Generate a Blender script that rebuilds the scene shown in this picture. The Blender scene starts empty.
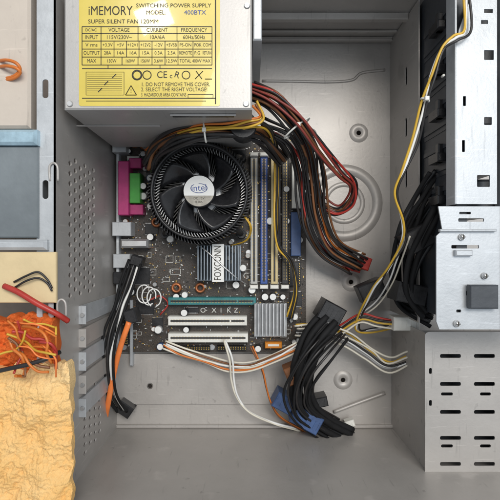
import bpy, bmesh, math, random
from mathutils import Vector, Matrix, noise
random.seed(7)
S = bpy.context.scene
COL = S.collection
K, D = 0.00109, 0.52            # metres per pixel on the tray, camera height

def sc(h): return K * (D - h) / D
def W(X, Y, h): return Vector(((X - 250) * sc(h), (250 - Y) * sc(h), h))

# ------------------------------------------------------------------ materials
def mat(name, col, rough=.5, metal=0., var=.12, scale=60., bump=0., bscale=400., spec=.5, coat=0., col2=None, streak=None, wear=0.):
    m = bpy.data.materials.new(name); m.use_nodes = True
    nt = m.node_tree; N = nt.nodes; L = nt.links; p = N['Principled BSDF']
    p.inputs['Roughness'].default_value = rough
    p.inputs['Metallic'].default_value = metal
    p.inputs['Specular IOR Level'].default_value = spec
    p.inputs['Coat Weight'].default_value = coat
    tc = N.new('ShaderNodeTexCoord')
    mp = N.new('ShaderNodeMapping'); L.new(tc.outputs['Object'], mp.inputs[0])
    if streak: mp.inputs['Scale'].default_value = streak
    nz = N.new('ShaderNodeTexNoise'); nz.inputs['Scale'].default_value = scale
    nz.inputs['Detail'].default_value = 6; nz.inputs['Roughness'].default_value = .65
    L.new(mp.outputs[0], nz.inputs['Vector'])
    cr = N.new('ShaderNodeValToRGB')
    c2 = col2 or tuple(c * (1 - var * 2) for c in col)
    c1 = col if col2 else tuple(min(1, c * (1 + var)) for c in col)
    cr.color_ramp.elements[0].position = .3; cr.color_ramp.elements[1].position = .7
    cr.color_ramp.elements[0].color = (*c2, 1); cr.color_ramp.elements[1].color = (*c1, 1)
    L.new(nz.outputs['Fac'], cr.inputs[0]); L.new(cr.outputs[0], p.inputs['Base Color'])
    mr = N.new('ShaderNodeMapRange'); mr.inputs[3].default_value = max(.05, rough - .1); mr.inputs[4].default_value = min(1, rough + .12)
    L.new(nz.outputs['Fac'], mr.inputs[0]); L.new(mr.outputs[0], p.inputs['Roughness'])
    if wear:
        src = p.inputs['Base Color'].links[0].from_socket
        for scl, lo, hi, dk, st in ((5., .35, .75, 1-wear, None), (140., .66, .74, 1-wear*1.5, None), (30., .63, .70, 1+wear, (1, 14, 1)), (26., .64, .70, 1-wear, (12, 1, 1))):
            m2 = N.new('ShaderNodeMapping'); L.new(tc.outputs['Object'], m2.inputs[0])
            if st: m2.inputs['Scale'].default_value = st
            n3 = N.new('ShaderNodeTexNoise'); n3.inputs['Scale'].default_value = scl; n3.inputs['Detail'].default_value = 5
            L.new(m2.outputs[0], n3.inputs['Vector'])
            r3 = N.new('ShaderNodeMapRange'); r3.inputs[1].default_value = lo; r3.inputs[2].default_value = hi; r3.inputs[3].default_value = 1; r3.inputs[4].default_value = dk
            L.new(n3.outputs['Fac'], r3.inputs[0])
            mx = N.new('ShaderNodeVectorMath'); mx.operation = 'SCALE'; L.new(src, mx.inputs[0]); L.new(r3.outputs[0], mx.inputs['Scale']); src = mx.outputs[0]
        L.new(src, p.inputs['Base Color'])
    if bump:
        n2 = N.new('ShaderNodeTexNoise'); n2.inputs['Scale'].default_value = bscale; n2.inputs['Detail'].default_value = 4
        L.new(tc.outputs['Object'], n2.inputs['Vector'])
        b = N.new('ShaderNodeBump'); b.inputs['Strength'].default_value = bump; b.inputs['Distance'].default_value = .001
        L.new(n2.outputs['Fac'], b.inputs['Height']); L.new(b.outputs[0], p.inputs['Normal'])
    return m

M = {}
M['steel'] = mat('galvanised_steel', (.47, .445, .42), .45, .3, .06, 14, .12, 300, wear=.16)
M['steel_lit'] = mat('lit_galvanised_steel', (.50, .52, .54), .42, .3, .07, 60, .1, 500, wear=.14)  # lighter copy of the galvanised steel, its lit look put into the colour
M['psu_steel'] = mat('power_supply_steel', (.46, .445, .43), .4, .3, .05, 20, .06, 600, wear=.12)
M['yellow'] = mat('yellow_sticker', (.66, .52, .10), .22, 0, .04, 30, .05, 90, .5, .35)
M['yellow_pale'] = mat('pale_sticker', (.80, .68, .24), .35, 0, .03, 30)
M['ink'] = mat('black_ink', (.035, .03, .02), .6)
M['blue_ink'] = mat('blue_ink', (.05, .09, .3), .6)
M['pcb'] = mat('dark_circuit_board', (.028, .024, .019), .5, 0, .35, 220, .35, 900, .5, .25, (.06, .045, .035))
M['black'] = mat('black_plastic', (.018, .018, .020), .42, 0, .3, 90, .1, 600)
M['blackgloss'] = mat('black_gloss_plastic', (.02, .02, .022), .25, 0, .3, 60)
M['darkfin'] = mat('dark_anodised_fins', (.05, .048, .046), .4, .5, .25, 80)
M['alu'] = mat('aluminium', (.62, .62, .62), .33, .8, .08, 70)
M['nbalu'] = mat('bluish_aluminium_fins', (.30, .34, .38), .4, .6, .12, 80)
M['whiteplastic'] = mat('white_plastic', (.72, .71, .66), .45, 0, .05, 70)
M['greyplastic'] = mat('grey_slot_plastic', (.42, .42, .40), .5, 0, .08, 90)
M['beige'] = mat('beige_slot_plastic', (.56, .46, .25), .5, 0, .08, 90)
M['blue'] = mat('blue_slot_plastic', (.035, .09, .32), .42, 0, .15, 90)
M['teal'] = mat('teal_slot_plastic', (.035, .19, .20), .42, 0, .15, 90)
M['pink'] = mat('burgundy_port_plastic', (.42, .035, .16), .4, 0, .12, 90)
M['green'] = mat('green_port_plastic', (.06, .34, .05), .4, 0, .12, 90)
M['orangeplastic'] = mat('orange_plastic', (.62, .22, .02), .42, 0, .1, 90)
M['copper'] = mat('copper_coil', (.42, .15, .06), .4, .5, .2, 90)
M['gold'] = mat('gold_contact', (.65, .45, .14), .35, .8, .1, 90)
M['silk'] = mat('white_silkscreen', (.66, .66, .62), .6, 0, .05)
M['sticker'] = mat('white_sticker', (.78, .78, .76), .35, 0, .03, 60)
M['stickergrey'] = mat('silver_sticker', (.33, .31, .27), .35, .3, .15, 200)
M['w_black'] = mat('black_wire', (.022, .020, .020), .38, 0, .2, 60)
M['w_maroon'] = mat('maroon_wire', (.22, .035, .025), .45, 0, .2, 60)
M['w_matte'] = mat('matte_black_wire', (.012, .012, .013), .75, 0, .2, 60, 0, 1, .25)
M['w_red'] = mat('red_wire', (.42, .035, .025), .38, 0, .15, 60)
M['w_orange'] = mat('orange_wire', (.62, .17, .025), .38, 0, .1, 60)
M['w_bright'] = mat('bright_orange_cable', (.85, .22, .05), .4, 0, .08, 60)
M['w_yellow'] = mat('yellow_wire', (.62, .38, .04), .38, 0, .1, 60)
M['w_cream'] = mat('cream_wire', (.70, .66, .56), .4, 0, .08, 60)
M['w_white'] = mat('white_wire', (.78, .78, .76), .4, 0, .05, 60)
M['w_brown'] = mat('brown_wire', (.20, .08, .03), .42, 0, .1, 60)
M['w_blue'] = mat('blue_cable', (.05, .10, .24), .45, 0, .2, 60)
M['w_grey'] = mat('grey_wire', (.28, .28, .28), .4, 0, .1, 60)
M['bluepanel'] = mat('blue_grey_metal_panel', (.20, .225, .24), .4, .3, .12, 12, .1, 300)
M['blueedge'] = mat('light_blue_folded_edge', (.38, .53, .62), .35, .3, .15, 90)
M['warmpanel'] = mat('warm_painted_panel', (.56, .49, .42), .5, 0, .06, 12, .1, 300, wear=.12)
M['cream'] = mat('golden_card', (.66, .52, .30), .6, 0, .06, 30, .2, 250)
M['orangecloth'] = mat('orange_cloth', (.72, .15, .03), .8, 0, .2, 30, .6, 900, .2)
M['redcloth'] = mat('dark_red_cloth', (.25, .02, .012), .85, 0, .2, 60, .6, 900, .2)
M['goldcloth'] = mat('golden_terry_cloth', (.88, .64, .33), .85, 0, .1, 14, .8, 900, .2, 0, (.80, .47, .16))
M['table'] = mat('brown_table', (.16, .125, .10), .55, 0, .2, 12, .15, 200)
M['dark'] = mat('dark_drive_plastic', (.045, .050, .058), .4, 0, .25, 20, .15, 200)

# ------------------------------------------------------------------ mesh builder
class MB:
    def __init__(s): s.bm = bmesh.new(); s.mats = []; s.cur = 0
    def use(s, m):
        if m not in s.mats: s.mats.append(m)
        s.cur = s.mats.index(m); return s
    def face(s, vs, smooth=False):
        try:
            f = s.bm.faces.new(vs); f.material_index = s.cur; f.smooth = smooth; return f
        except ValueError: return None
    def prism(s, pts, z0, z1, top=None):          # pts: xy list ccw
        a = [s.bm.verts.new((x, y, z0)) for x, y in pts]
        b = [s.bm.verts.new((x, y, z1)) for x, y in (top or pts)]
        n = len(pts); s.face(b); s.face(a[::-1])
        for i in range(n): s.face((a[i], a[(i+1) % n], b[(i+1) % n], b[i]))
        return s
    def box(s, x0, y0, x1, y1, z0, z1, bev=0.):
        x0, x1 = sorted((x0, x1)); y0, y1 = sorted((y0, y1))
        if bev <= 0: return s.prism([(x0, y0), (x1, y0), (x1, y1), (x0, y1)], z0, z1)
        b = min(bev, (x1-x0)*.3, (y1-y0)*.3, (z1-z0)*.45)
        r0 = [(x0, y0), (x1, y0), (x1, y1), (x0, y1)]
        r1 = [(x0+b, y0+b), (x1-b, y0+b), (x1-b, y1-b), (x0+b, y1-b)]
        A = [s.bm.verts.new((*p, z0)) for p in r0]; B = [s.bm.verts.new((*p, z1-b)) for p in r0]
        C = [s.bm.verts.new((*p, z1)) for p in r1]
        s.face(A[::-1]); s.face(C)
        for i in range(4):
            j = (i+1) % 4
            s.face((A[i], A[j], B[j], B[i])); s.face((B[i], B[j], C[j], C[i]))
        return s
    def pbox(s, X0, Y0, X1, Y1, h0, h1, bev=0.):   # picture extents taken at the top face
        a = W(X0, Y1, h1); b = W(X1, Y0, h1)
        return s.box(a.x, a.y, b.x, b.y, h0, h1, bev)
    def cyl(s, c, r, z0, z1, n=20, r1=None, cap=True):
        r1 = r if r1 is None else r1
        A = [s.bm.verts.new((c[0]+r*math.cos(t), c[1]+r*math.sin(t), z0)) for t in [2*math.pi*i/n for i in range(n)]]
        B = [s.bm.verts.new((c[0]+r1*math.cos(t), c[1]+r1*math.sin(t), z1)) for t in [2*math.pi*i/n for i in range(n)]]
        for i in range(n): s.face((A[i], A[(i+1) % n], B[(i+1) % n], B[i]), True)
        if cap:
            s.face(B); s.face(A[::-1])
        return s
    def lathe(s, c, prof, n=48, close=False):      # prof: (r, z)
        rings = []
        for r, z in prof: rings.append([s.bm.verts.new((c[0]+r*math.cos(2*math.pi*i/n), c[1]+r*math.sin(2*math.pi*i/n), z)) for i in range(n)])
        k = len(rings)
        for j in range(k if close else k-1):
            a, b = rings[j], rings[(j+1) % k]
            for i in range(n): s.face((a[i], a[(i+1) % n], b[(i+1) % n], b[i]), True)
        return s
    def tube(s, pts, r, n=8, step=6, flat=1.):
        P = catmull(pts, step); up = Vector((0, 0, 1)); rings = []
        for i, p in enumerate(P):
            t = (P[min(i+1, len(P)-1)] - P[max(i-1, 0)])
            if t.length < 1e-9: t = Vector((1, 0, 0))
            t.normalize(); u = t.cross(up)
            if u.length < 1e-3: u = t.cross(Vector((0, 1, 0)))
            u.normalize(); v = u.cross(t)
            rings.append([s.bm.verts.new(p + u*r*math.cos(a) + v*r*flat*math.sin(a)) for a in [2*math.pi*k/n for k in range(n)]])
        for a, b in zip(rings, rings[1:]):
            for i in range(n): s.face((a[i], b[i], b[(i+1) % n], a[(i+1) % n]), True)
        s.face(rings[0]); s.face(rings[-1][::-1])
        return s
    def sheet(s, outer, holes, f, th):             # 2D outline with real holes, f maps (u, v, w) to 3D
        tmp = bmesh.new(); edges = []
        for loop in [outer] + holes:
            vs = [tmp.verts.new((u, v, 0)) for u, v in loop]
            edges += [tmp.edges.new((vs[i], vs[(i+1) % len(vs)])) for i in range(len(vs))]
        bmesh.ops.triangle_fill(tmp, use_beauty=True, use_dissolve=False, edges=edges, normal=(0, 0, 1))
        tmp.verts.index_update()
        A = {}; B = {}
        for v in tmp.verts:
            A[v.index] = s.bm.verts.new(f(v.co.x, v.co.y, 0)); B[v.index] = s.bm.verts.new(f(v.co.x, v.co.y, -th))
        for fc in tmp.faces:
            ids = [v.index for v in fc.verts]
            s.face([A[i] for i in ids]); s.face([B[i] for i in reversed(ids)])
        for e in tmp.edges:
            if len(e.link_faces) == 1:
                a, b = (v.index for v in e.verts); s.face((A[a], A[b], B[b], B[a]))
        tmp.free(); return s
    def build(s, name, m=None, parent=None, **props):
        bmesh.ops.recalc_face_normals(s.bm, faces=s.bm.faces)
        me = bpy.data.meshes.new(name); s.bm.to_mesh(me); s.bm.free()
        for x in (s.mats or [m]): me.materials.append(M[x] if isinstance(x, str) else x)
        o = bpy.data.objects.new(name, me); COL.objects.link(o)
        if parent:
            o.parent = parent; o.matrix_parent_inverse = Matrix.Translation(-world_loc(parent))
        for k, v in props.items(): o[k] = v
        return o

def world_loc(o):
    v = Vector(o.location)
    return v if o.parent is None else v
def catmull(pts, step):
    P = [Vector(p) for p in pts]
    if len(P) < 3: return [P[0].lerp(P[-1], i/step) for i in range(step+1)]
    P = [P[0]*2-P[1]] + P + [P[-1]*2-P[-2]]; out = []
    for i in range(1, len(P)-2):
        a, b, c, d = P[i-1:i+3]
        for k in range(step):
            t = k/step
            out.append(.5*((2*b)+(c-a)*t+(2*a-5*b+4*c-d)*t*t+(3*b-a-3*c+d)*t**3))
    out.append(P[-2]); return out
def thing(name, label, cat, loc=(0, 0, 0), group=None):
    o = bpy.data.objects.new(name, None); COL.objects.link(o); o.location = loc; o.empty_display_size = .01
    o['label'] = label; o['category'] = cat
    if group: o['group'] = group
    return o
def tag(o, label, cat, group=None):
    o['label'] = label; o['category'] = cat
    if group: o['group'] = group
    return o
def rrect(x0, y0, x1, y1, r, n=4):
    r = min(r, .46*abs(x1-x0), .46*abs(y1-y0))
    pts = []
    for cx, cy, a0 in ((x1-r, y1-r, 0), (x0+r, y1-r, 90), (x0+r, y0+r, 180), (x1-r, y0+r, 270)):
        for i in range(n+1):
            a = math.radians(a0+90*i/n); pts.append((cx+r*math.cos(a), cy+r*math.sin(a)))
    return pts
def prr(X0, Y0, X1, Y1, h, r):                      # rounded rectangle in plan, given in picture units at height h
    a = W(X0, Y1, h); b = W(X1, Y0, h); return rrect(a.x, a.y, b.x, b.y, r*sc(h))
def circ(cx, cy, r, n=12): return [(cx+r*math.cos(2*math.pi*i/n), cy+r*math.sin(2*math.pi*i/n)) for i in range(n)]
flatmap = lambda h: (lambda u, v, w: Vector((u, v, h+w)))

def text_mesh(items, name, parent, z, matname, **props):
    """items: (string, X, Y, height_px, align, rot, stretch) -> one mesh of flat lettering lying on height z"""
    bm = bmesh.new()
    for (st, X, Y, hp, al, rot, stre) in items:
        cu = bpy.data.curves.new('t', 'FONT'); cu.body = st; cu.align_x = al; cu.align_y = 'CENTER'; cu.resolution_u = 3
        cu.size = hp*sc(z)*1.38
        o = bpy.data.objects.new('t', cu); COL.objects.link(o)
        dg = bpy.context.evaluated_depsgraph_get()
        me = bpy.data.meshes.new_from_object(o.evaluated_get(dg))
        p = W(X, Y, z)
        if stre > 2:                                   # fit to this many picture units
            xs = [v.co.x for v in me.vertices]; stre = stre*sc(z)/max(1e-6, max(xs)-min(xs))
        me.transform(Matrix.Translation(p) @ Matrix.Rotation(rot, 4, 'Z') @ Matrix.Diagonal((stre, 1, 1, 1)))
        bm.from_mesh(me); bpy.data.meshes.remove(me); bpy.data.objects.remove(o); bpy.data.curves.remove(cu)
    me = bpy.data.meshes.new(name); bm.to_mesh(me); bm.free(); me.materials.append(M[matname])
    o = bpy.data.objects.new(name, me); COL.objects.link(o); o.parent = parent
    for k, v in props.items(): o[k] = v
    return o

# ================================================================== SETTING
g = MB(); g.box(-1.5, -1.5, 1.5, 1.5, -.06, -.04)
g.build('ground', 'table')['kind'] = 'structure'

# ================================================================== COMPUTER CASE
case = thing('computer_case', 'open grey steel computer case lying on its side, filling the picture', 'computer case')
xl = (117-250)*K; xr = (390-250)*K; yt = (250-40)*K; yb = (250-427)*K; HT = .165
TH = .0012
# tray with screw holes
b = MB()
holes = [circ(*(W(358.7, 133, 0).xy), 2.4*K), circ(*(W(351, 282, 0).xy), 2.4*K), circ(*(W(150, 386, 0).xy), 2.4*K), circ(*(W(343, 380, 0).xy), 2.4*K),
         circ(*(W(311, 134, 0).xy), 1.8*K)]
for (X, Y) in ((407, 341), (407, 366)):
    pass
b.sheet([(xl, yb), (.33, yb), (.33, yt), (xl, yt)], holes, flatmap(0), TH)
tray = b.build('tray', 'steel', case)
# raised details pressed into the tray
b = MB()
c = W(344, 203, 0); R = 34*K
b.lathe(c, [(R-.0062, .0001), (R-.0045, .0015), (R-.002, .0024), (R+.0005, .0024), (R+.003, .0015), (R+.005, .0001)], 64)
b.lathe(c, [(R*.62, .0001), (R*.60, .001), (R*.56, .0014), (R*.50, .0014), (R*.47, .0001)], 48)
b.build('pressed_ring', 'steel', case)
for (X, Y) in ((358.7, 133), (351, 282), (150, 386), (343, 380), (311, 134)):
    b = MB(); c = W(X, Y, 0); k = .6 if X == 311 else 1.
    b.lathe(c, [(2.4*K*k, .0005), (3.2*K*k, .0009), (4.6*K*k, .0018), (7*K*k, .0018), (9.5*K*k, .0001)], 32)
    b.build('screw_boss', 'steel', case)
b = MB()   # long ridge across the top of the tray
b.tube([W(262, 81, .0), W(300, 81.5, .0), W(330, 82, .0), W(352, 80, .0), W(362, 73, .0), W(385, 70, 0)], .0016, 8, 8, .8)
b.build('pressed_ridge', 'steel', case)
b = MB()   # raised lower panel of the tray
o = prr(106, 354, 296, 404, .0035, 6)
b.sheet(o, [circ(*(W(150, 386, .0035).xy), 3.2*K)], flatmap(.0035), .0032)
b.build('raised_panel', 'steel', case)
b = MB(); b.tube([W(334, 412, .002), W(355, 404, .003), W(385, 393, .002)], .0019, 8, 8); b.build('pressed_ridge', 'steel', case)

# top wall and bottom wall
b = MB(); b.box(xl-.02, yt, .33, yt+.0012, 0, HT+.02)
b.build('top_wall', 'steel', case)
b = MB(); b.box(.0, yt-.0045, xr+.0, yt-.0002, .004, .010, .001); b.box(0, yt-.007, xr, yt-.0002, .055, .062, .001); b.box(0, yt-.003, xr, yt-.0002, .022, .026, .001)
b.build('rail', 'steel', case)
b = MB(); b.box(xl, yb-.0012, .33, yb, 0, HT+.01)
b.build('bottom_wall', 'steel', case)
b = MB(); b.box(xl, yb+.0002, .33, yb+.0035, 0, .005, .001)
b.build('folded_seam', 'steel', case)

# rear wall: vent holes in a vertical sheet (u = y, v = height)
b = MB(); hs = []
def Yw(Y, h): return (250-Y)*sc(h)
for i in range(14):
    for j in range(6):
        y = .074 - i*.0082 - (j % 2)*.0041; h = .078 + j*.0115
        hs.append([(y+.0023*math.cos(t)*1.0, h+.0036*math.sin(t)) for t in [2*math.pi*q/8 for q in range(8)]])
for i in range(8):
    for j in range(4):
        y = -.122 - i*.0075 - (j % 2)*.0037; h = .060 + j*.0135
        hs.append([(y+.0021*math.cos(t), h+.0042*math.sin(t)) for t in [2*math.pi*q/8 for q in range(8)]])
b.sheet([(yb, .0), (yt, .0), (yt, HT), (yb, HT)], hs, lambda u, v, w: Vector((xl+w, u, v)), .0012)
b.build('rear_wall', 'steel', case)
b = MB(); b.sheet([(xl-.0138, yb), (xl, yb), (xl, yt), (xl-.0138, yt)],
    [rrect(xl-.0095, y-.007, xl-.005, y+.007, .002) for y in (.045, -.045, .12, -.11)], flatmap(HT), .0012)
b.build('rear_flange', 'steel_lit', case)
for (X, Y) in ((54, 170), (62, 306)):
    b = MB(); p = W(X, Y, HT)
    b.tube([p+Vector((-.003, -.008, 0)), p+Vector((-.003, .002, .001)), p+Vector((0, .005, .001)), p+Vector((.003, .002, .001)), p+Vector((.003, -.008, 0))], .0009, 6, 6)
    b.build('hook', 'steel', case)
# inner folded strip at the foot of the rear wall
b = MB(); b.pbox(116, 120, 119, 352, .001, .018, .0006); b.build('port_plate', 'steel_lit', case)
# expansion slot covers
for i in range(5):
    Y = 306 + i*20
    b = MB(); y0 = Yw(Y+8, .05); y1 = Yw(Y-8, .05)
    b.box(xl+.0005, y0, xl+.0022, y1, .012, .115, .0004)
    b.box(xl-.0005, y0, xl+.006, y1, .1152, .1162, .0004)
    cv = b.build('slot_cover', 'steel' if i % 2 else 'steel_lit', case)
    b = MB(); p = Vector((xl+.0032, (y0+y1)/2, 0)); b.cyl(p, .0020, .1162, .1178, 12, .0016); b.build('screw', 'alu', cv)
b = MB(); b.pbox(129.5, 300, 132.5, 366, .001, .012, .0008); b.build('slot_rail', 'steel_lit', case)

# drive cage: lower wall, black bay interior, bright front flange
b = MB(); b.sheet([(-.066, .0), (yt-.002, .0), (yt-.002, .088), (-.066, .088)],
    [rrect(y-.009, .05, y+.009, .056, .002) for y in (.17, .12, .07, .02)], lambda u, v, w: Vector((xr+w*-1, u, v)), .0012)
b.build('cage_wall', 'steel', case)
b = MB(); b.box(xr+.004, Yw(322, .158), xr+.012, yt-.004, .0, .158); b.build('cage_lining', 'dark', case)
for i, Y in enumerate((-5, 40, 86, 132, 176)):                       # black drive bay blocks
    b = MB(); y1 = Yw(Y+3, .15); y0 = Yw(Y+40, .15)
    b.box(xr+.0125-.009, y0, xr+.0125+.03, y1, .092, .150, .002)
    b.box(xr+.0025, y0+.004, xr+.0125, y0+.0075, .094, .152, .001)
    b.box(xr+.0025, y1-.0075, xr+.0125, y1-.004, .094, .152, .001)
    bl = b.build('bay_block', 'dark', case)
    b = MB(); b.box(xr-.003, (y0+y1)/2-.004, xr+.0035, (y0+y1)/2+.003, .120, .140, .001); b.box(xr-.001, (y0+y1)/2-.004, xr+.0035, (y0+y1)/2+.011, .13, .136, .001)
    b.build('clip', 'blackgloss', bl)
for X in (444, 454):
    b = MB(); p = W(X, 75, .1535); b.cyl(p, .0011, .150, .1535, 12, .0009); b.build('screw', 'whiteplastic', case)
# bright flange, with slots
b = MB(); h = HT
def ps(X0, Y0, X1, Y1, r=1.): return prr(X0, Y0, X1, Y1, HT, r)
a = [W(*q, HT).xy for q in ((455, 204), (455, 60), (459, 30), (472, -5), (472, -40), (497, -40), (497, 204))]
hl = [ps(484, 9, 493, 13, .6), ps(481, 20, 488, 24, .6), ps(484, 50, 494, 60, 1), ps(484, 117, 492, 125, 1), ps(477, 175, 490, 187, 1), ps(463, 96, 466, 106, .8), ps(462, 140, 465, 152, .8)]
b.sheet([tuple(q) for q in a[::-1]], hl, flatmap(HT), .0015)
b.build('cage_flange', 'steel_lit', case)
b = MB(); b.pbox(503, -30, 560, 330, HT-.012, HT, .001); b.build('front_flange', 'steel_lit', case)
b = MB(); b.pbox(455, -30, 457, 204, .15, HT+.0008, .0004); b.build('flange_lip', 'steel_lit', case)
b = MB()
q = [(440, 206), (502.5, 206), (502.5, 330), (441, 330), (438, 322), (438, 236), (444, 230)]
hl = [ps(460, 218, 486, 221.5, 1), ps(461, 211.5, 473, 214, 1), ps(453, 245, 481, 248.5, 1), ps(458, 310, 463, 313, 1), ps(468, 291, 475, 296, 1)]
b.sheet([tuple(W(X, Y, HT).xy) for X, Y in q[::-1]], hl, flatmap(HT-.003), .0015)
b.build('drive_bracket', 'steel_lit', case)
b = MB(); b.pbox(456, 250, 473, 256, HT-.0028, HT+.001, .0008); b.pbox(440, 229, 497, 231.5, HT-.0028, HT+.0005, .0008); b.build('bracket_tab', 'steel_lit', case)
for X, Y in ((486, 276), (483, 299), (458, 324), (463, 237)):
    b = MB(); p = W(X, Y, HT); b.cyl(p, .0026, HT-.003, HT-.001, 18, .0024); b.lathe(p, [(.0023, HT-.001), (.0015, HT+.0004), (.0002, HT+.0006)], 18)
    sw = b.build('screw', 'alu', case)
    b = MB(); b.box(p.x-.0017, p.y-.0003, p.x+.0017, p.y+.0003, HT+.0003, HT+.0008); b.box(p.x-.0003, p.y-.0017, p.x+.0003, p.y+.0017, HT+.0004, HT+.0009); b.build('cross_slot', 'ink', sw)
b = MB(); b.pbox(470, 285, 499, 309, HT-.0012, HT+.004, .001); b.build('latch', 'dark', case)
# lower hard-disk cage with slotted face
HC = .105
def pc(X0, Y0, X1, Y1, r=1.6): return prr(X0, Y0, X1, Y1, HC, r)
hl = []
for X0, X1 in ((440, 461), (474, 495)):
    for Y in (356, 384, 412, 438, 464): hl.append(pc(X0, Y-2, X1, Y+2))
for Y in (394, 446): hl += [pc(441, Y-1.6, 453, Y+1.6), pc(480, Y-1.6, 491, Y+1.6)]
hl += [pc(446, 477, 451, 481, 1.4), pc(484, 477, 489, 481, 1.4), pc(429, 368, 432, 374), pc(429, 400, 432, 406)]
b = MB(); b.sheet(pc(425, 332, 560, 486, 4), hl, flatmap(HC), .0012); b.build('disk_cage_face', 'steel', case)
b = MB(); p0 = W(427, 484, HC); p1 = W(427, 334, HC)
b.box(p0.x, p0.y, p0.x+.0012, p1.y, .001, HC-.0014); b.box(p0.x, p0.y, .32, p0.y+.0012, .001, HC-.0014); b.build('disk_cage_side', 'steel', case)
b = MB(); b.box(p0.x+.002, p0.y+.002, .32, p1.y-.002, HC-.03, HC-.02); b.build('disk_cage_inside', 'dark', case)

# ================================================================== POWER SUPPLY
ps_c = W(158, 50, 0)
psu = thing('power_supply', 'grey steel power supply box with a large yellow label, at the top left', 'power supply')
HP = .165
b = MB(); b.pbox(64, -12, 252, 109.5, .036, HP, .0012); b.build('housing', 'psu_steel', psu)
b = MB(); b.pbox(253, -12, 262, 40, .06, HP-.004, .001); b.build('side_flange', 'steel_lit', psu)
b = MB(); f = W(158, 109.5, HP)
def onface(X0, X1, h0, h1, m, name, d=.0012):
    bb = MB(); y = f.y
    bb.box((X0-250)*sc(h1), y-d, (X1-250)*sc(h1), y-.0001, h0, h1, .0003); return bb.build(name, m, psu)
b.bm.free()
onface(172, 234, .148, .153, 'blackgloss', 'vent_slot'); onface(170, 236, .1535, .1548, 'psu_steel', 'vent_lip', .0018)
onface(75, 160, .120, .1215, 'psu_steel', 'pressed_line'); 
b = MB(); p = W(253, 92, .15); b.cyl((p.x-.008, f.y-.001), .011, .105, .128, 20); b.build('cable_grommet', 'black', psu)
for X, Y in ((70, 104), (246, 104), (247, 6)):
    b = MB(); p = W(X, Y, HP); b.cyl(p, .0024, HP, HP+.0014, 16, .0018); b.build('screw', 'alu', psu)
ZL = HP+.0004
b = MB(); b.sheet(prr(79, -10, 220, 106, ZL, 2), [], flatmap(ZL), .00035); label = b.build('label', 'yellow', psu)
b = MB(); b.sheet(prr(79.6, 20, 98, 104, ZL+.0001, 1), [], flatmap(ZL+.00012), .0001)
b.bm.free()
Z2 = ZL+.0002
b = MB()
def hl_(X0, X1, Y, w=.35): b.pbox(X0, Y-w, X1, Y+w, ZL, Z2)
def vl_(X, Y0, Y1, w=.35): b.pbox(X-w, Y0, X+w, Y1, ZL, Z2)
for Y in (26.6, 33.4, 41, 49, 57, 65, 68.5): hl_(82, 212, Y)
vl_(215.5, -8, 104, .6); vl_(82, 26.6, 65); vl_(212, 26.6, 65); vl_(101, 26.6, 65)
for X in (138, 177): vl_(X, 26.6, 41)
for X in (114, 126.5, 139, 152, 165, 178, 193): vl_(X, 41, 57)
for X in (122, 138, 152, 165, 178): vl_(X, 57, 65)
for X in (108, 160): vl_(X, 65, 68.5)
hl_(82, 216, 98.2, .4); hl_(86, 206, 101, .25); hl_(188, 213, 94.3, .25); hl_(188, 213, 98, .25); vl_(188, 94.3, 98, .25); vl_(213, 94.3, 98, .25)
# box of circuit lines in the label's lower left
hl_(86, 124, 72, .2); hl_(86, 124, 95, .2); vl_(86, 72, 95, .2); vl_(124, 72, 95, .2)
for i in range(10): hl_(87, 122, 74+i*2.1, .12)
for (X, Y) in ((112, 77), (104, 84), (98, 91)):
    for t in range(4): b.pbox(X+t, Y-t, X+t+1.2, Y-t+1.1, ZL, Z2)
LINES = b
T = [("iMEMORY", 88, 11, 9.5, 'LEFT', 0, 44), ("SWITCHING POWER SUPPLY", 136, 5.6, 4.0, 'LEFT', 0, 75), ("MODEL:", 146, 12.6, 4.2, 'LEFT', 0, 19),
     ("SUPER SILENT FAN 120MM", 88, 21.6, 4.2, 'LEFT', 0, 70),
     ("DC/AC", 91, 30, 3.0, 'CENTER', 0, 11), ("VOLTAGE", 119, 30, 3.8, 'CENTER', 0, 21), ("CURRENT", 157, 30, 3.8, 'CENTER', 0, 21), ("FREQUENCY", 194, 30, 3.8, 'CENTER', 0, 26),
     ("INPUT", 91.5, 37.3, 4.0, 'CENTER', 0, 13), ("115V/230V~", 119, 37.3, 4.0, 'CENTER', 0, 25), ("10A/6A", 157, 37.3, 4.0, 'CENTER', 0, 15), ("60Hz/50Hz", 194, 37.3, 4.0, 'CENTER', 0, 22),
     ("V rms", 91.5, 45, 3.6, 'CENTER', 0, 12)]
for s_, X, wd in (("+3.3V", 107.5, 10), ("+5V", 120.3, 7), ("+12V1", 132.8, 10), ("+12V2", 145.5, 10), ("-12V", 158.5, 8), ("+5VSB", 171.5, 10.5), ("PS-ON", 185.5, 11.5), ("POK", 197.8, 7), ("COM", 207, 8)): T.append((s_, X, 45, 3.4, 'CENTER', 0, wd))
T.append(("OUTPUT", 91.5, 53, 3.8, 'CENTER', 0, 16))
for s_, X, wd in (("28A", 107.5, 7), ("14A", 120.3, 7), ("16A", 132.8, 7), ("15A", 145.5, 7), ("0.3A", 158.5, 8), ("2.5A", 171.5, 8), ("REMOTE", 185.5, 12.5), ("P.G", 197.3, 5.5), ("RETURN", 207, 8.5)): T.append((s_, X, 53, 3.3, 'CENTER', 0, wd))
T.append(("MAX", 91.5, 61, 3.8, 'CENTER', 0, 9))
for s_, X, wd in (("130W", 111.5, 9), ("160W", 130, 9), ("156W", 145, 9), ("3.6W", 158.5, 9), ("12.5W", 171.5, 11), ("TOTAL 400W MAX", 195, 31)): T.append((s_, X, 61, 3.5, 'CENTER', 0, wd))
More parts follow.
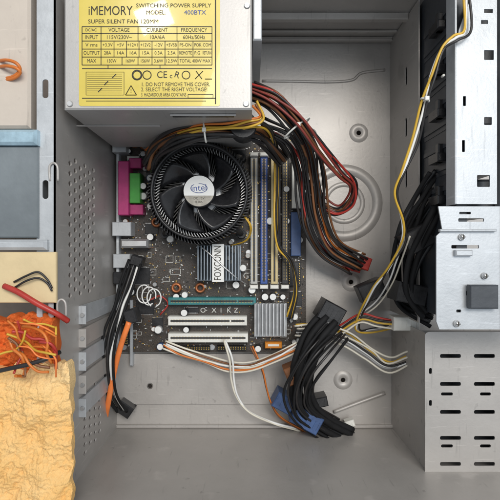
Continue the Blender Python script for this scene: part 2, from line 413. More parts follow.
T += [("1. DO NOT REMOVE THIS COVER.", 141, 84.5, 3.9, 'LEFT', 0, 68), ("2. SELECT THE RIGHT VOLTAGE!", 141, 89.6, 3.9, 'LEFT', 0, 66), ("3. HAZARDOUS AREA CONTAINS", 141, 94.8, 3.7, 'LEFT', 0, 45),
      ("CE", 162, 75, 7, 'CENTER', 0, 10), ("c", 171, 76, 5, 'CENTER', 0, 1), ("R", 177, 75, 6.5, 'CENTER', -.3, 1), ("!", 131, 91, 4, 'CENTER', 0, 1)]
text_mesh(T, 'lettering', label, Z2, 'ink')
text_mesh([("400BTX", 184, 12.6, 4.4, 'LEFT', 0, 22)], 'lettering', label, Z2, 'blue_ink', label='blue model lettering')
b = LINES   # warning triangle and round marks
def ring(X, Y, r, w): 
    c = W(X, Y, Z2); b.lathe(c, [(r*sc(Z2), Z2-.0001), (r*sc(Z2), Z2), ((r-w)*sc(Z2), Z2), ((r-w)*sc(Z2), Z2-.0001)], 28, True)
ring(137, 75, 5.3, 1.7); ring(147, 75, 4.6, .9); ring(186, 75, 4.3, .8)
for A, B in (((125.5, 95), (136.5, 95)), ((125.5, 95), (131, 85.5)), ((136.5, 95), (131, 85.5)), ((195, 79), (203, 71)), ((196, 71), (202, 79)), ((205, 79), (212, 79))):
    b.tube([W(*A, Z2), W(*B, Z2)], .00028, 4, 2, .3)
b.build('printed_lines', 'ink', label)

# ================================================================== MOTHERBOARD
mb = thing('motherboard', 'dark motherboard crowded with slots and capacitors, below the power supply', 'motherboard')
H0 = .0075; HB = .0092
b = MB(); b.pbox(119, 132, 306, 352, H0, HB, .0002); board = b.build('circuit_board', 'pcb', mb)
b = MB()
for X, Y in ((124, 138), (300, 138), (124, 347), (300, 347), (212, 347), (300, 240)): b.cyl(W(X, Y, HB), .0034, HB, HB+.0012, 18, .003)
b.build('mounting_screws', 'alu', mb)
def slot(name, X0, Y0, X1, Y1, h, m, gm='black', clips=True, vertical=False):
    b = MB(); b.pbox(X0, Y0, X1, Y1, HB, HB+h, .0005); s = b.build(name, m, mb)
    b = MB(); cx, cy = (X0+X1)/2, (Y0+Y1)/2
    if vertical: b.use(M[gm]); b.pbox(cx-.9, Y0+2.5, cx+.9, Y1-2.5, HB+h-.0002, HB+h+.0003)
    else: b.use(M[gm]); b.pbox(X0+2.5, cy-.8, X0+(X1-X0)*.78, cy+.8, HB+h-.0002, HB+h+.0003); b.pbox(X0+(X1-X0)*.80, cy-.8, X1-2.5, cy+.8, HB+h-.0002, HB+h+.0003)
    b.use(M[gm]); b.use(M['gold'])
    q = (Y0 if vertical else X0)+3.5
    while q < (Y1 if vertical else X1)-3.5:
        if vertical: b.pbox(cx-1.5, q, cx-1., q+.6, HB+h-.0002, HB+h+.0002); b.pbox(cx+1., q, cx+1.5, q+.6, HB+h-.0002, HB+h+.0002)
        else: b.pbox(q, cy-1.4, q+.6, cy-.95, HB+h-.0002, HB+h+.0002); b.pbox(q, cy+.95, q+.6, cy+1.4, HB+h-.0002, HB+h+.0002)
        q += 1.5
    b.build('contact_groove', None, s)
    if clips and vertical:
        for Y in (Y0-4, Y1+1):
            b = MB(); b.pbox(X0-.6, Y, X1+.6, Y+4, HB, HB+h+.004, .0008); b.build('clip', 'whiteplastic', s)
    return s
slot('memory_slot', 250.5, 156, 257.5, 284, .010, 'greyplastic', vertical=True)
slot('memory_slot', 260.5, 156, 267.5, 284, .010, 'blue', vertical=True)
slot('memory_slot', 271, 156, 278, 284, .010, 'beige', vertical=True)
slot('memory_slot', 282, 156, 288.5, 284, .010, 'black', vertical=True)
slot('graphics_slot', 168, 297.5, 256, 305, .011, 'teal')
slot('expansion_slot', 168, 316.5, 247, 325.5, .012, 'whiteplastic')
slot('expansion_slot', 168, 333.5, 248, 342.5, .012, 'whiteplastic')
# ports along the left edge
def part(name, m, X0, Y0, X1, Y1, h0, h1, bev=.0006, parent=None):
    b = MB(); b.pbox(X0, Y0, X1, Y1, h0, h1, bev); o = b.build(name, m, parent or mb)
    if name == 'chip':
        b = MB(); x = X0+.6
        while x < X1-.6: b.pbox(x, Y0-1.1, x+.45, Y0+.2, h0, h0+.0005); b.pbox(x, Y1-.2, x+.45, Y1+1.1, h0, h0+.0005); x += 1.
        b.build('chip_legs', 'alu', o)
    return o
pp = part('parallel_port', 'pink', 118, 161, 128.5, 215, HB, .030)
part('port_flange', 'pink', 129, 204.5, 143, 214.5, HB, .022, parent=pp); part('port_flange', 'pink', 129, 158, 141, 168, HB, .022, parent=pp)
part('audio_port', 'green', 129.5, 173, 140, 203, HB, .026)
part('usb_port', 'steel_lit', 112, 134, 126, 152, HB, .028)
part('usb_port', 'steel_lit', 112, 222, 131, 236, HB, .026)
part('network_port', 'alu', 120, 239, 148, 248, HB, .026, .002)
part('audio_port', 'steel_lit', 113, 254, 130, 268, HB, .022); part('audio_port', 'blackgloss', 113, 272, 128, 284, HB, .022)
part('power_socket', 'whiteplastic', 127, 156, 139, 160.5, HB, .016)
# chips
for X0, Y0, X1, Y1 in ((133, 268, 150, 284), (136, 300, 154, 314), (186, 308, 199, 312.5), (152, 318, 163, 330), (145, 224, 158, 234), (140, 152, 150, 160), (232, 150, 246, 158), (290, 292, 302, 306)):
    part('chip', 'black', X0, Y0, X1, Y1, HB, HB+.0018, .0003)
for X0, Y0, X1, Y1 in ((178, 346.5, 210, 351), (217, 346, 246, 350.5), (124, 320, 128, 345), (288, 262, 301, 286)):
    hd = part('pin_header', 'black', X0, Y0, X1, Y1, HB, HB+.006, .0004)
    b = MB()
    if X1-X0 > Y1-Y0:
        x = X0+1.5
        while x < X1-1: b.pbox(x, Y0+1, x+.8, Y0+1.8, HB+.005, HB+.0095); b.pbox(x, Y1-1.8, x+.8, Y1-1, HB+.005, HB+.0095); x += 2.4
    else:
        y = Y0+1.5
        while y < Y1-1: b.pbox(X0+1, y, X0+1.8, y+.8, HB+.005, HB+.0095); b.pbox(X1-1.8, y, X1-1, y+.8, HB+.005, HB+.0095); y += 2.4
    b.build('pins', 'gold', hd)
o_ = part('disk_connector', 'orangeplastic', 265, 342.5, 282, 348.5, HB, HB+.009); part('contact_groove', 'whiteplastic', 268, 344.3, 279, 346.3, HB+.0089, HB+.0094, 0, o_)
part('power_socket', 'whiteplastic', 292, 160, 302, 208, HB, HB+.012)
part('disk_connector', 'w_blue', 291, 212, 301, 256, HB, HB+.009)
# capacitors: sleeve with bright top
def cap(X, Y, r=3.5, h=.012, sleeve='black', top='sticker'):
    z = HB+h; p = W(X, Y, z); b = MB()
    b.use(sleeve).cyl(p, r*K, HB, z-.0004, 18, None, True)
    b.use(top).cyl(p, r*K*.92, z-.0006, z, 18, r*K*.86)
    b.build('capacitor', None, mb)
for X, Y in ((176, 297), (184.5, 295), (184, 313), (186, 330), (258, 349), (236, 285), (265, 297), (273, 297), (295, 317), (243, 268), (150, 237), (170, 239),
             (286.5, 189), (296.5, 189), (305, 189), (286.5, 221), (270, 221), (150, 178), (143, 186), (143, 196), (150, 206), (158, 330), (160, 347), (131, 292), (252, 290)):
    cap(X, Y, random.uniform(3., 3.8), random.uniform(.009, .013), random.choice(['black', 'black', 'w_grey', 'w_blue']))
for i in range(30):
    X, Y = random.choice([(random.uniform(122, 160), random.uniform(216, 345)), (random.uniform(150, 250), random.uniform(282, 296)), (random.uniform(226, 250), random.uniform(236, 262)),
                          (random.uniform(140, 160), random.uniform(140, 172)), (random.uniform(282, 304), random.uniform(296, 345)), (random.uniform(128, 150), random.uniform(135, 155))])
    cap(X, Y, random.uniform(1.6, 2.8), random.uniform(.005, .009), random.choice(['black', 'w_grey', 'w_brown']), random.choice(['alu', 'alu', 'greyplastic', 'sticker']))
for X, Y in ((134, 142), (144, 144), (156, 222), (176, 288), (200, 288), (131, 206)):      # coils
    b = MB(); p = W(X, Y, HB+.006); rr = 3.8*K
    b.lathe(p, [(rr+.0016*math.cos(a), HB+.003+.0028*math.sin(a)) for a in [2*math.pi*i/8 for i in range(8)]], 18, True); b.build('coil', 'copper', mb)
# small surface parts, far too many to count
b = MB(); b.use('silk'); b.use('black'); b.use('gold'); b.use('alu'); b.use('w_brown')
for i in range(2300):
    X, Y = random.uniform(121, 303), random.uniform(134, 350)
    if 168 < X < 248 and 297 < Y < 344: 
        if random.random() > .25: continue
    if (X-199)**2 + (Y-192)**2 < 42**2: continue
    b.use(random.choice(['silk', 'black', 'gold', 'alu', 'alu', 'w_brown']))
    w, l = random.uniform(.4, .9), random.uniform(.7, 2.0)
    if random.random() < .5: w, l = l, w
    b.pbox(X, Y, X+w, Y+l, HB, HB+random.uniform(.0006, .0016))
b.build('surface_components', None, mb, kind='stuff')
b = MB()
for i in range(60):      # white outlines printed on the board
    X, Y = random.uniform(122, 296), random.uniform(214, 346); w, l = random.uniform(3, 10), random.uniform(3, 8)
    if 190 < X+w and X < 250 and Y+l > 296: continue
    for q in ((X, Y, X+w, Y+.35), (X, Y+l, X+w, Y+l+.35), (X, Y, X+.35, Y+l), (X+w, Y, X+w+.35, Y+l)): b.pbox(*q, HB, HB+.00015)
b.build('silkscreen_print', 'silk', mb)
text_mesh([("O", 203, 310.5, 5, 'CENTER', 0, 1), ("X", 214, 310.5, 5, 'CENTER', 0, 1), ("I", 221, 310.5, 5, 'CENTER', 0, 1), ("K", 229, 310.5, 5, 'CENTER', 0, 1), ("Z", 236, 310.5, 5, 'CENTER', 0, 1), ("R", 254, 284, 6, 'CENTER', 0, 1), ("G", 246, 276, 6, 'CENTER', 0, 1)], 'lettering', mb, HB+.0003, 'silk')
# chipset heatsinks
def sink(X0, Y0, X1, Y1, n, h, m, name):
    b = MB(); b.pbox(X0, Y0, X1, Y1, HB+.0015, HB+.005, .0004)
    w = (X1-X0)/n
    for i in range(n): b.pbox(X0+i*w+.1*w, Y0+.4, X0+i*w+.52*w, Y1-.4, HB+.004, HB+h, .0003)
    return b.build(name, m, mb)
nb = sink(197, 245, 241, 281, 14, .024, 'nbalu', 'chipset_heatsink')
b = MB(); b.pbox(212, 244, 224, 282, HB+.022, HB+.0255, .0003); bar = b.build('name_strip', 'sticker', nb)
text_mesh([("FOXCONN", 218, 263, 7.5, 'CENTER', math.pi/2, 34)], 'lettering', bar, HB+.0258, 'ink')
b = MB(); b.tube([W(190, 240, .02), W(205, 250, .034), W(232, 274, .034), W(247, 285, .02)], .0007, 6, 6); b.build('spring_clip', 'alu', nb)
sb = sink(254, 303, 287, 337, 9, .016, 'alu', 'chipset_heatsink')

# ================================================================== CPU COOLER
HF = .060
cc = W(199, 191, HF)
cooler = thing('cpu_cooler', 'round black processor fan cooler with a white branded hub sticker', 'cpu cooler', (0, 0, 0))
RF = 51.5*sc(HF)
b = MB()
for i in range(84):
    a = 2*math.pi*i/84; ca, sa = math.cos(a), math.sin(a); ta = a+.18
    r0, r1, w = .020, RF*.97, .00045
    p0 = Vector((cc.x+r0*ca, cc.y+r0*sa)); p1 = Vector((cc.x+r1*math.cos(ta), cc.y+r1*math.sin(ta)))
    n_ = Vector((-(p1-p0).y, (p1-p0).x)).normalized()*w
    b.prism([tuple(p0-n_), tuple(p1-n_), tuple(p1+n_), tuple(p0+n_)], .014, HF-.014)
b.build('fins', 'darkfin', cooler)
b = MB(); b.cyl(cc, .021, HB, HF-.016, 32); b.build('core', 'alu', cooler)
b = MB()   # open plastic fan frame: ring, short outer teeth
b.lathe(cc, [(RF*.90, HF-.013), (RF*.90, HF-.001), (RF*.93, HF), (RF*.955, HF-.001), (RF*.955, HF-.013)], 96, True)
for i in range(96):
    a = 2*math.pi*i/96
    for r0, r1, hh in ((RF*.955, RF*1.03, HF-.006),):
        p0 = Vector((cc.x+r0*math.cos(a), cc.y+r0*math.sin(a))); p1 = Vector((cc.x+r1*math.cos(a+.05), cc.y+r1*math.sin(a+.05)))
        n_ = Vector((-(p1-p0).y, (p1-p0).x)).normalized()*.0004
        b.prism([tuple(p0-n_), tuple(p1-n_), tuple(p1+n_), tuple(p0+n_)], HF-.030, hh)
b.build('fan_frame', 'black', cooler)
b = MB()   # bright fin tips showing between ring and blades
for i in range(90):
    a = 2*math.pi*i/90+.02
    r0, r1 = RF*.815, RF*.895
    p0 = Vector((cc.x+r0*math.cos(a), cc.y+r0*math.sin(a))); p1 = Vector((cc.x+r1*math.cos(a+.07), cc.y+r1*math.sin(a+.07)))
    n_ = Vector((-(p1-p0).y, (p1-p0).x)).normalized()*.00028
    b.prism([tuple(p0-n_), tuple(p1-n_), tuple(p1+n_), tuple(p0+n_)], HF-.018, HF-.0115)
b.build('fin_tips', 'alu', cooler)
for k in range(4):
    a = math.radians(45+90*k); b = MB()
    p0 = Vector((cc.x+RF*.95*math.cos(a), cc.y+RF*.95*math.sin(a), HF-.012)); p1 = Vector((cc.x+RF*1.14*math.cos(a), cc.y+RF*1.14*math.sin(a), .020))
    b.tube([p0, p0.lerp(p1, .5)+Vector((0, 0, .006)), p1], .0028, 8, 5)
    b.cyl(p1, .0052, HB, .022, 18, .0045)
    b.build('mounting_leg', 'black', cooler)
for k in range(7):
    b = MB(); n1, n2 = 8, 6; vs = []
    for i in range(n1+1):
        u = i/n1; r = .0135 + (RF*.80-.0135)*u; row = []
        for j in range(n2+1):
            v = j/n2; a = 2*math.pi*k/7 + .55*u + v*(.62+.10*u); row.append(Vector((cc.x+r*math.cos(a), cc.y+r*math.sin(a), HF-.0025-.010*v)))
        vs.append(row)
    top = [[b.bm.verts.new(p) for p in r] for r in vs]; bot = [[b.bm.verts.new(p-Vector((0, 0, .0009))) for p in r] for r in vs]
    for i in range(n1):
        for j in range(n2):
            b.face((top[i][j], top[i+1][j], top[i+1][j+1], top[i][j+1]), True); b.face((bot[i][j+1], bot[i+1][j+1], bot[i+1][j], bot[i][j]), True)
    for i in range(n1): b.face((top[i][0], bot[i][0], bot[i+1][0], top[i+1][0])); b.face((top[i][n2], top[i+1][n2], bot[i+1][n2], bot[i][n2]))
    for j in range(n2): b.face((top[n1][j], bot[n1][j], bot[n1][j+1], top[n1][j+1]))
    b.build('fan_blade', 'blackgloss', cooler)
b = MB(); rh = 16.5*sc(HF)
b.lathe(cc, [(rh, HF-.014), (rh, HF-.001), (rh-.0012, HF), (.0001, HF)], 40); hub = b.build('hub', 'black', cooler)
def half(sgn, m, name, r):
    b = MB(); n = 24
    pts = [(cc.x+r*math.cos(t), cc.y+r*math.sin(t)) for t in ([math.asin(-.3)+(math.pi-2*math.asin(-.3))*i/n for i in range(n+1)] if sgn > 0 else [math.pi-math.asin(-.3)+(math.pi+2*math.asin(-.3))*i/n for i in range(n+1)])]
    b.prism(pts, HF, HF+.0003); return b.build(name, m, hub)
half(1, 'sticker', 'sticker', rh*.93); half(-1, 'stickergrey', 'sticker', rh*.93)
text_mesh([("intel", 199, 188, 6.6, 'CENTER', .06, 1.)], 'lettering', hub, HF+.0004, 'blue_ink')
text_mesh([("DC 12V", 199, 198.4, 2.4, 'CENTER', 0, 1.), ("0.28A", 199, 202, 2.2, 'CENTER', 0, 1.)], 'lettering', hub, HF+.0004, 'ink')
b = MB(); p = W(199, 188.2, HF+.0005); b.tube([p+Vector((8.2*sc(HF)*math.cos(t), 4.6*sc(HF)*math.sin(t), 0)) for t in [2.2+i*5.7/14 for i in range(15)]], .00028, 5, 4, .4)
b.build('logo_ring', 'blue_ink', hub)
b = MB()
for q in (0, .0012): b.tube([W(240, 212, .045)+Vector((q, 0, 0)), W(250, 226, .045)+Vector((q, 0, 0)), W(246, 240, .03)+Vector((q, 0, 0)), W(230, 246, .016)+Vector((q, 0, 0))], .0006, 6, 6)
b.build('fan_wire', 'w_yellow', cooler)

# ================================================================== CABLES
JIT = [.0016]
def strand_path(path, du, dz):
    P = [W(X, Y, h) for X, Y, h in path]; out = []
    for i, p in enumerate(P):
        t = P[min(i+1, len(P)-1)]-P[max(i-1, 0)]; t.z = 0; t.normalize(); u = Vector((-t.y, t.x, 0))
        jit = Vector((random.uniform(-1, 1), random.uniform(-1, 1), random.uniform(-1, 1)))*JIT[0]
        out.append(p+u*du+Vector((0, 0, dz))+jit)
    for p in out: p.z = max(p.z, .0022)
    return out
def bundle(t, path, n, width, r, mats, thick=None):
    JIT[0] = .0019 if n > 6 else .0013
    for i in range(n):
        du = (i/(n-1)-.5)*width if n > 1 else 0; dz = random.uniform(0, thick if thick is not None else width*.4)
        b = MB(); m = mats[i % len(mats)]
        b.tube(strand_path(path, du, dz), r, 8, 7); b.build('wire', m, t)
def plug(t, X0, Y0, X1, Y1, h0, h1, m, name='connector', rot=0.):
    b = MB(); a = W(X0, Y1, h1); c = W(X1, Y0, h1); cx, cy = (a.x+c.x)/2, (a.y+c.y)/2
    w, l = (c.x-a.x)/2, (c.y-a.y)/2
    b.box(-w, -l, w, l, 0, h1-h0, .001)
    nn = max(2, int(w/.0021))
    for i in range(nn): 
        x = -w+(i+.5)*2*w/nn; b.box(x-.0006, -l*.5, x+.0006, l*.5, h1-h0-.0002, h1-h0+.0004)
    R = Matrix.Translation((cx, cy, h0)) @ Matrix.Rotation(rot, 4, 'Z'); b.bm.transform(R)
    return b.build(name, m, t)

t = thing('power_cable_bundle', 'thick bundle of black red and orange wires curving from the power supply down the tray', 'cable bundle')
pA = [(250, 92, .115), (272, 103, .12), (293, 123, .11), (309, 150, .09), (315, 180, .07), (319, 215, .055), (333, 246, .04), (362, 263, .03)]
bundle(t, pA, 14, .016, .00115, ['w_black', 'w_black', 'w_brown', 'w_black', 'w_red', 'w_black', 'w_black', 'w_orange', 'w_black', 'w_brown', 'w_black'], .012)
plug(t, 356, 256, 371, 269, .018, .034, 'w_red', 'connector', -.35)
plug(t, 352, 250, 361, 259, .022, .036, 'whiteplastic', 'connector', -.4)
t = thing('power_cable_loop', 'loop of red and black wires bulging right over the pressed ring', 'cable bundle')
pB = [(250, 88, .125), (275, 98, .13), (300, 122, .125), (322, 150, .11), (340, 172, .09), (353, 187, .075), (350, 203, .06), (336, 212, .05), (318, 200, .05), (306, 180, .045)]
bundle(t, pB, 7, .009, .0011, ['w_maroon', 'w_black', 'w_brown', 'w_maroon', 'w_black', 'w_red', 'w_black'], .008)
t = thing('orange_wire_arc', 'orange and yellow wires arching over the top edge of the motherboard', 'cable')
bundle(t, [(255, 104, .14), (262, 118, .135), (247, 124, .135), (225, 127, .13), (196, 130, .12), (166, 140, .09), (146, 152, .05)], 4, .005, .001, ['w_orange', 'w_yellow', 'w_brown', 'w_yellow'], .003)
t = thing('processor_power_cable', 'yellow and black cable running down beside the blue memory slot', 'cable')
bundle(t, [(228, 130, .118), (252, 124, .13), (268, 130, .11), (275, 148, .07), (277, 180, .045), (277, 220, .04), (279, 246, .035), (291, 262, .03), (296, 290, .028), (290, 318, .025)], 4, .004, .001, ['w_yellow', 'w_black', 'w_yellow', 'w_black'], .003)
t = thing('black_cable_loom', 'thick black sleeved cables looping over the top of the round fan', 'cable bundle')
bundle(t, [(149, 168, .055), (157, 150, .075), (177, 138, .105), (205, 132, .118), (235, 131, .118), (258, 135, .105), (272, 147, .075), (284, 162, .05)], 9, .012, .0019, ['w_black', 'blackgloss', 'w_black', 'w_brown'], .006)
t = thing('inner_cable_strands', 'black and maroon wire strands fanning down right of the memory slots', 'cable bundle')
bundle(t, [(262, 128, .08), (288, 140, .08), (300, 165, .06), (304, 200, .05), (310, 228, .045), (325, 252, .035), (352, 268, .025)], 10, .013, .0012, ['w_black', 'w_black', 'w_brown', 'w_black', 'w_red', 'w_black', 'w_grey'], .012)
plug(t, 346, 260, 362, 271, .014, .03, 'w_red', 'connector', -.3)
t = thing('front_panel_cable', 'long thin yellow and white cable down the edge of the drive bays', 'cable')
pY = [(466, -8, .168), (467, 30, .169), (455, 38, .170), (443, 50, .168), (432, 76, .165), (424, 102, .16), (415, 140, .15), (403, 172, .145), (396, 194, .14), (403, 222, .13), (402, 242, .12), (388, 268, .10), (375, 288, .08), (361, 314, .05), (357, 330, .035), (372, 330, .03), (404, 324, .03)]
bundle(t, pY, 3, .0032, .0010, ['w_yellow', 'w_white', 'w_black'], .001)
t = thing('white_wire_pair', 'pair of pale wires running diagonally over the dark bay below the bracket', 'cable')
bundle(t, [(408, 236, .12), (399, 262, .10), (390, 284, .08), (374, 304, .05), (350, 322, .03), (335, 338, .02), (322, 352, .02)], 2, .003, .0008, ['w_white', 'w_cream'], .001)
t = thing('drive_cable_mass', 'tangle of thick black drive cables in the shadow beside the drive bays', 'cable bundle')
bundle(t, [(436, 178, .11), (422, 200, .10), (408, 224, .09), (400, 248, .08), (398, 274, .07), (404, 300, .06), (430, 314, .08)], 9, .020, .0019, ['w_matte', 'black', 'w_matte'], .012)
bundle(t, [(440, 205, .12), (425, 236, .11), (412, 262, .10), (408, 290, .09), (424, 312, .09)], 5, .012, .0024, ['w_matte', 'black', 'w_matte'], .010)
plug(t, 406, 228, 434, 250, .09, .115, 'black', 'connector', .5); plug(t, 398, 284, 428, 304, .07, .10, 'black', 'connector', -.2); plug(t, 360, 282, 386, 300, .03, .05, 'black', 'connector', .4)
t = thing('drive_power_plug', 'white four pin plug on red and yellow wires near the lower drive cage', 'plug')
plug(t, 394, 317, 420, 331, .045, .062, 'whiteplastic', 'plug_body')
bundle(t, [(395, 324, .053), (378, 321, .05), (360, 318, .045), (340, 330, .035), (320, 338, .03), (300, 335, .03)], 4, .008, .001, ['w_red', 'w_black', 'w_yellow', 'w_cream'], .002)
t = thing('grey_wire_fan', 'spread of cream and grey wires crossing the tray right of the board corner', 'cable bundle')
bundle(t, [(296, 330, .03), (318, 330, .035), (345, 338, .035), (368, 352, .03), (388, 364, .04), (410, 358, .05), (434, 352, .06), (460, 348, .06)], 7, .012, .001, ['w_cream', 'w_grey', 'w_white', 'w_black', 'w_cream', 'w_yellow'], .006)
t = thing('black_ribbon_mass', 'heavy black cable clump hanging below the motherboard corner', 'cable bundle')
bundle(t, [(330, 318, .045), (314, 338, .05), (304, 362, .05), (300, 386, .045), (306, 408, .035), (324, 424, .025), (347, 436, .014)], 5, .018, .0032, ['w_matte', 'w_matte', 'black'], .008)
plug(t, 320, 304, 344, 324, .02, .052, 'black', 'connector', -.5)
bundle(t, [(340, 330, .04), (322, 350, .06), (306, 372, .06), (298, 392, .05), (304, 412, .04), (330, 430, .02)], 8, .026, .0012, ['w_matte', 'w_black'], .012)
plug(t, 286, 366, 304, 384, .03, .052, 'w_brown', 'connector', .4); plug(t, 340, 428, 354, 441, .004, .018, 'black', 'connector', .7)
t = thing('blue_connector_cluster', 'dark blue plugs under the black cable clump on the tray', 'plug cluster')
plug(t, 274, 396, 294, 412, .01, .036, 'w_blue', 'connector', -.5); plug(t, 292, 412, 322, 430, .01, .042, 'w_blue', 'connector', -.5); plug(t, 312, 398, 328, 408, .02, .04, 'black', 'connector', .2)
t = thing('cream_wire_arc', 'cream wire curving in a wide arc below the motherboard', 'cable')
bundle(t, [(225, 340, .03), (232, 360, .03), (232, 380, .025), (237, 396, .02), (250, 412, .02), (275, 424, .018), (300, 431, .012), (313, 435, .01), (326, 428, .012), (337, 424, .014), (349, 424, .014)], 2, .0022, .0011, ['w_cream', 'w_white'], .001)
plug(t, 346, 421, 355, 428, .008, .018, 'whiteplastic', 'connector', .3)
t = thing('brown_wire_arc', 'thin brown wire arc inside the cream one below the motherboard', 'cable')
bundle(t, [(252, 346, .03), (262, 370, .03), (266, 388, .028), (272, 404, .025), (282, 417, .02), (302, 430, .014), (318, 440, .006)], 2, .0018, .0008, ['w_brown', 'w_orange'], .001)
t = thing('flat_cream_cable', 'pale flat cable leaving the lower edge of the motherboard', 'cable')
bundle(t, [(165, 344, .022), (182, 352, .024), (205, 360, .022), (228, 366, .024), (250, 366, .03), (276, 357, .04), (298, 346, .045)], 6, .008, .001, ['w_cream', 'w_orange', 'w_cream', 'w_white', 'w_brown'], .002)
t = thing('bright_orange_cable', 'bright orange cable slanting down along the expansion slot covers', 'cable')
b = MB(); b.tube([W(*q) for q in ((129, 322, .05), (121, 345, .05), (114, 372, .045), (108, 404, .04), (105, 420, .03))], .0028, 10, 8, .6); b.build('sleeve', 'w_bright', t)
plug(t, 124, 310, 136, 324, .03, .05, 'black', 'connector', .3)
t = thing('black_slot_cable', 'black and white wires lying beside the left slot covers', 'cable')
bundle(t, [(136, 262, .03), (128, 284, .035), (121, 306, .04), (113, 332, .05), (108, 360, .05), (112, 392, .035), (122, 410, .012)], 6, .012, .0014, ['w_matte', 'w_matte', 'w_black', 'w_matte', 'w_white'], .006)
plug(t, 116, 404, 132, 416, .003, .016, 'black', 'connector', -.6); plug(t, 130, 256, 142, 266, .022, .036, 'black', 'connector', -.3)
t = thing('white_wire_loops', 'small loops of white wire at the left edge of the motherboard', 'cable')
for q in range(3):
    c = (144+q*5, 294+q*2); b = MB(); b.tube([W(c[0]+7*math.cos(a+q), c[1]+9*math.sin(a+q), .024+.001*q) for a in [i*.7 for i in range(9)]], .0007, 6, 6); b.build('wire', 'w_white', t)
b = MB(); b.tube([W(150, 300, .02), W(160, 296, .02), W(168, 304, .018), W(160, 315, .018)], .0008, 6, 6); b.build('wire', 'w_red', t)
for i in range(3):
    tt = thing('cable_tie', ['white cable tie round the red and orange bundle below the power supply', 'white cable tie round the black loom over the fan', 'white cable tie round the long yellow and white cable'][i], 'cable tie')
    X, Y, h, r = ((297, 128, .117, .0135), (205, 132, .121, .0085), (425, 100, .161, .003))[i]
    ang = (-.9, .1, 1.2)[i]; d = Vector((math.cos(ang), math.sin(ang), 0)); u = Vector((-d.y, d.x, 0)); p = W(X, Y, h)
    b = MB(); b.tube([p+u*r*math.cos(a)+Vector((0, 0, r*.8*math.sin(a))) for a in [i_*.6 for i_ in range(12)]], .0008, 6, 5); b.build('strap', 'whiteplastic', tt)
    b = MB(); b.box(p.x-.0016, p.y-.0016, p.x+.0016, p.y+.0016, p.z+r*.75, p.z+r*.75+.003, .0004); b.build('tie_head', 'whiteplastic', tt)
t = thing('orange_wire_loops', 'orange wire loops hooked over the left edge beside the power supply', 'cable')
for q in range(2):
    b = MB(); b.tube([W(-6, 62+q*6, .16), W(6, 60+q*6, .172), W(16, 63+q*5, .174), W(20, 70+q*3, .172), W(12, 77+q*2, .168), W(-4, 79+q*2, .16)], .0012, 8, 6); b.build('wire', 'w_orange', t)

# ================================================================== LEFT OUTSIDE
def slab(name, m, X0, Y0, X1, Y1, h0, h1, label, cat, bev=.001):
    b = MB(); b.pbox(X0, Y0, X1, Y1, h0, h1, bev); return tag(b.build(name, m), label, cat)
cv = thing('side_cover', 'dark blue grey metal cover leaning outside the rear of the case', 'metal cover')
b = MB(); b.pbox(-60, 146, 38, 238, .150, .1675, .001); b.build('panel', 'bluepanel', cv)
b = MB(); b.pbox(-60, 129, 36, 144.5, .15, .172, .002); b.build('folded_edge', 'blueedge', cv)
b = MB(); b.pbox(-60, 239.5, 46, 250, .15, .171, .002); b.build('folded_edge', 'steel_lit', cv)
b = MB(); b.pbox(-80, -60, 30, 128, .145, .1665, .002); fr = tag(b.build('outer_panel', 'warmpanel'), 'plain light grey metal panel at the upper left edge', 'metal panel')
t = tag(MB().use('cream').pbox(-60, 252, 56, 303, .166, .169, .0008).build('golden_card'), 'golden card with black wires over it at the left edge', 'card')
t = thing('black_wire_squiggle', 'thin black wires curling over the golden card', 'wire')
for q in range(2):
    b = MB(); b.tube([W(14, 282+q*6, .170), W(26, 276+q*5, .173), W(38, 272+q*6, .172), W(47, 279+q*4, .171), W(52, 288+q*3, .171)], .0008, 6, 6); b.build('wire', 'w_black', t)
b = MB(); b.tube([W(4, 286, .172), W(18, 292, .174), W(38, 304, .175), W(57, 314, .172), W(68, 321, .165)], .0022, 8, 8); tag(b.build('red_cable', 'w_red'), 'bright red cable slanting over the left edge above the orange cloth', 'cable')

def cloth(name, X0, Y0, X1, Y1, h, amp, fine, m, label, cat, nx=90, ny=110, fs=18, droop=0):
    b = MB(); b.use(m); G = []
    for j in range(ny+1):
        row = []
        for i in range(nx+1):
            X = X0+(X1-X0)*i/nx; Y = Y0+(Y1-Y0)*j/ny
            e = 2.0*noise.noise(Vector((X*.08, Y*.08, 3)))
            X += e*1.6*(i/nx)**6; Y += 14*noise.noise(Vector((X*.06, 7, h)))*(1-j/ny)**4 + 4*noise.noise(Vector((X*.2, 2, h)))*(1-j/ny)**4
            p = W(X, Y, h)
            z = amp*noise.fractal(Vector((X/fs, Y/fs, h*9)), 1., 2., 4)+fine*.7*noise.noise(Vector((X*.32, Y*.32, 1)))+fine*.55*noise.noise(Vector((X*.9, Y*.9, 5)))+fine*1.2*noise.noise(Vector((X*.09+Y*.05, Y*.03, 8)))
            row.append(b.bm.verts.new((p.x, p.y, h+z)))
        G.append(row)
    for j in range(ny):
        for i in range(nx): b.face((G[j+1][i], G[j+1][i+1], G[j][i+1], G[j][i]), True)
    # edge skirt gives the cloth thickness
    loop = G[0] + [r[-1] for r in G[1:]] + G[-1][:-1][::-1] + [r[0] for r in G[1:-1]][::-1]
    low = [b.bm.verts.new((v.co.x, v.co.y, h-.008)) for v in loop]
    for i in range(len(loop)): b.face((loop[i], low[i], low[(i+1) % len(loop)], loop[(i+1) % len(loop)]))
    b.face(low)
    return tag(b.build(name), label, cat)
cloth('orange_cloth', -50, 316, 57, 380, .168, .011, .0035, 'orangecloth', 'wrinkled orange and red cloth at the left edge below the red cable', 'cloth', 100, 70, 22)
cloth('golden_towel', -50, 366, 70, 520, .176, .009, .0017, 'goldcloth', 'crumpled pale golden towel in the lower left corner', 'towel', 170, 200, 40)
t = thing('orange_wire_tangle', 'tangle of thin orange wires lying on the orange cloth', 'wire tangle')
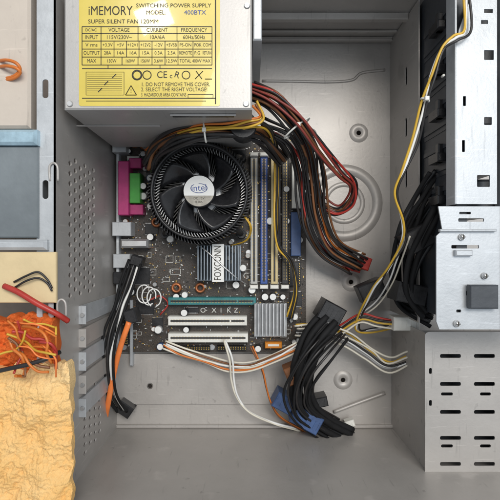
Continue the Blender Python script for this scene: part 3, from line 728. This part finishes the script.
for q in range(16):
    x, y = random.uniform(-4, 46), random.uniform(318, 350); a = random.uniform(-.3, 1.9); P = []
    for k in range(6):
        P.append(W(min(max(x, -12), 56), min(y, 376), .186+.004*math.sin(q+k)+random.uniform(0, .003))); x += 11*math.cos(a); y += 11*abs(math.sin(a)); a += random.uniform(-.8, .8)
    b = MB(); b.tube(P, random.uniform(.0006, .0012), 6, 6)
    b.build('wire', ['w_bright', 'w_orange', 'w_red', 'w_yellow', 'w_brown', 'w_orange'][q % 6], t)
b = MB(); b.tube([W(-6, 372, .187), W(12, 368, .190), W(30, 364, .190), W(48, 358, .188), W(60, 352, .180)], .0016, 8, 8); tag(b.build('black_lead', 'w_black'), 'dark lead crossing between the orange cloth and the golden towel', 'lead')

# ================================================================== CAMERA, LIGHT
cam = bpy.data.cameras.new('camera'); co = bpy.data.objects.new('camera', cam); COL.objects.link(co)
co.location = (0, 0, D); cam.sensor_width = 36; cam.lens = 18*D/(250*K); cam.clip_start = .01; cam.clip_end = 20
S.camera = co
w = bpy.data.worlds.new('World'); S.world = w; w.use_nodes = True
bg = w.node_tree.nodes['Background']; bg.inputs[0].default_value = (.86, .93, 1, 1); bg.inputs[1].default_value = .72
def area(name, loc, to, size, e, col):
    l = bpy.data.lights.new(name, 'AREA'); l.energy = e; l.size = size; l.color = col; l.shape = 'RECTANGLE'; l.size_y = size*.7
    o = bpy.data.objects.new(name, l); COL.objects.link(o); o.location = loc
    o.rotation_euler = (Vector(to)-Vector(loc)).to_track_quat('-Z', 'Y').to_euler(); return o
area('window_light', (.35, .80, 2.0), (0, 0, 0), 1.0, 40, (1, .95, .88))
area('label_glare_light', (-.40, .97, 1.8), (0, 0, 0), .14, 3.2, (1, .98, .95))  # small unseen lamp, added at the mirror angle for the glare on the label
area('cool_fill_light', (.8, .3, 1.8), (.05, 0, 0), .9, 11, (.82, .91, 1))  # unseen fill lamp, added to brighten the rear wall on the left
S.view_settings.view_transform = 'Standard'; S.view_settings.look = 'None'; S.view_settings.exposure = -.48; S.view_settings.gamma = 1
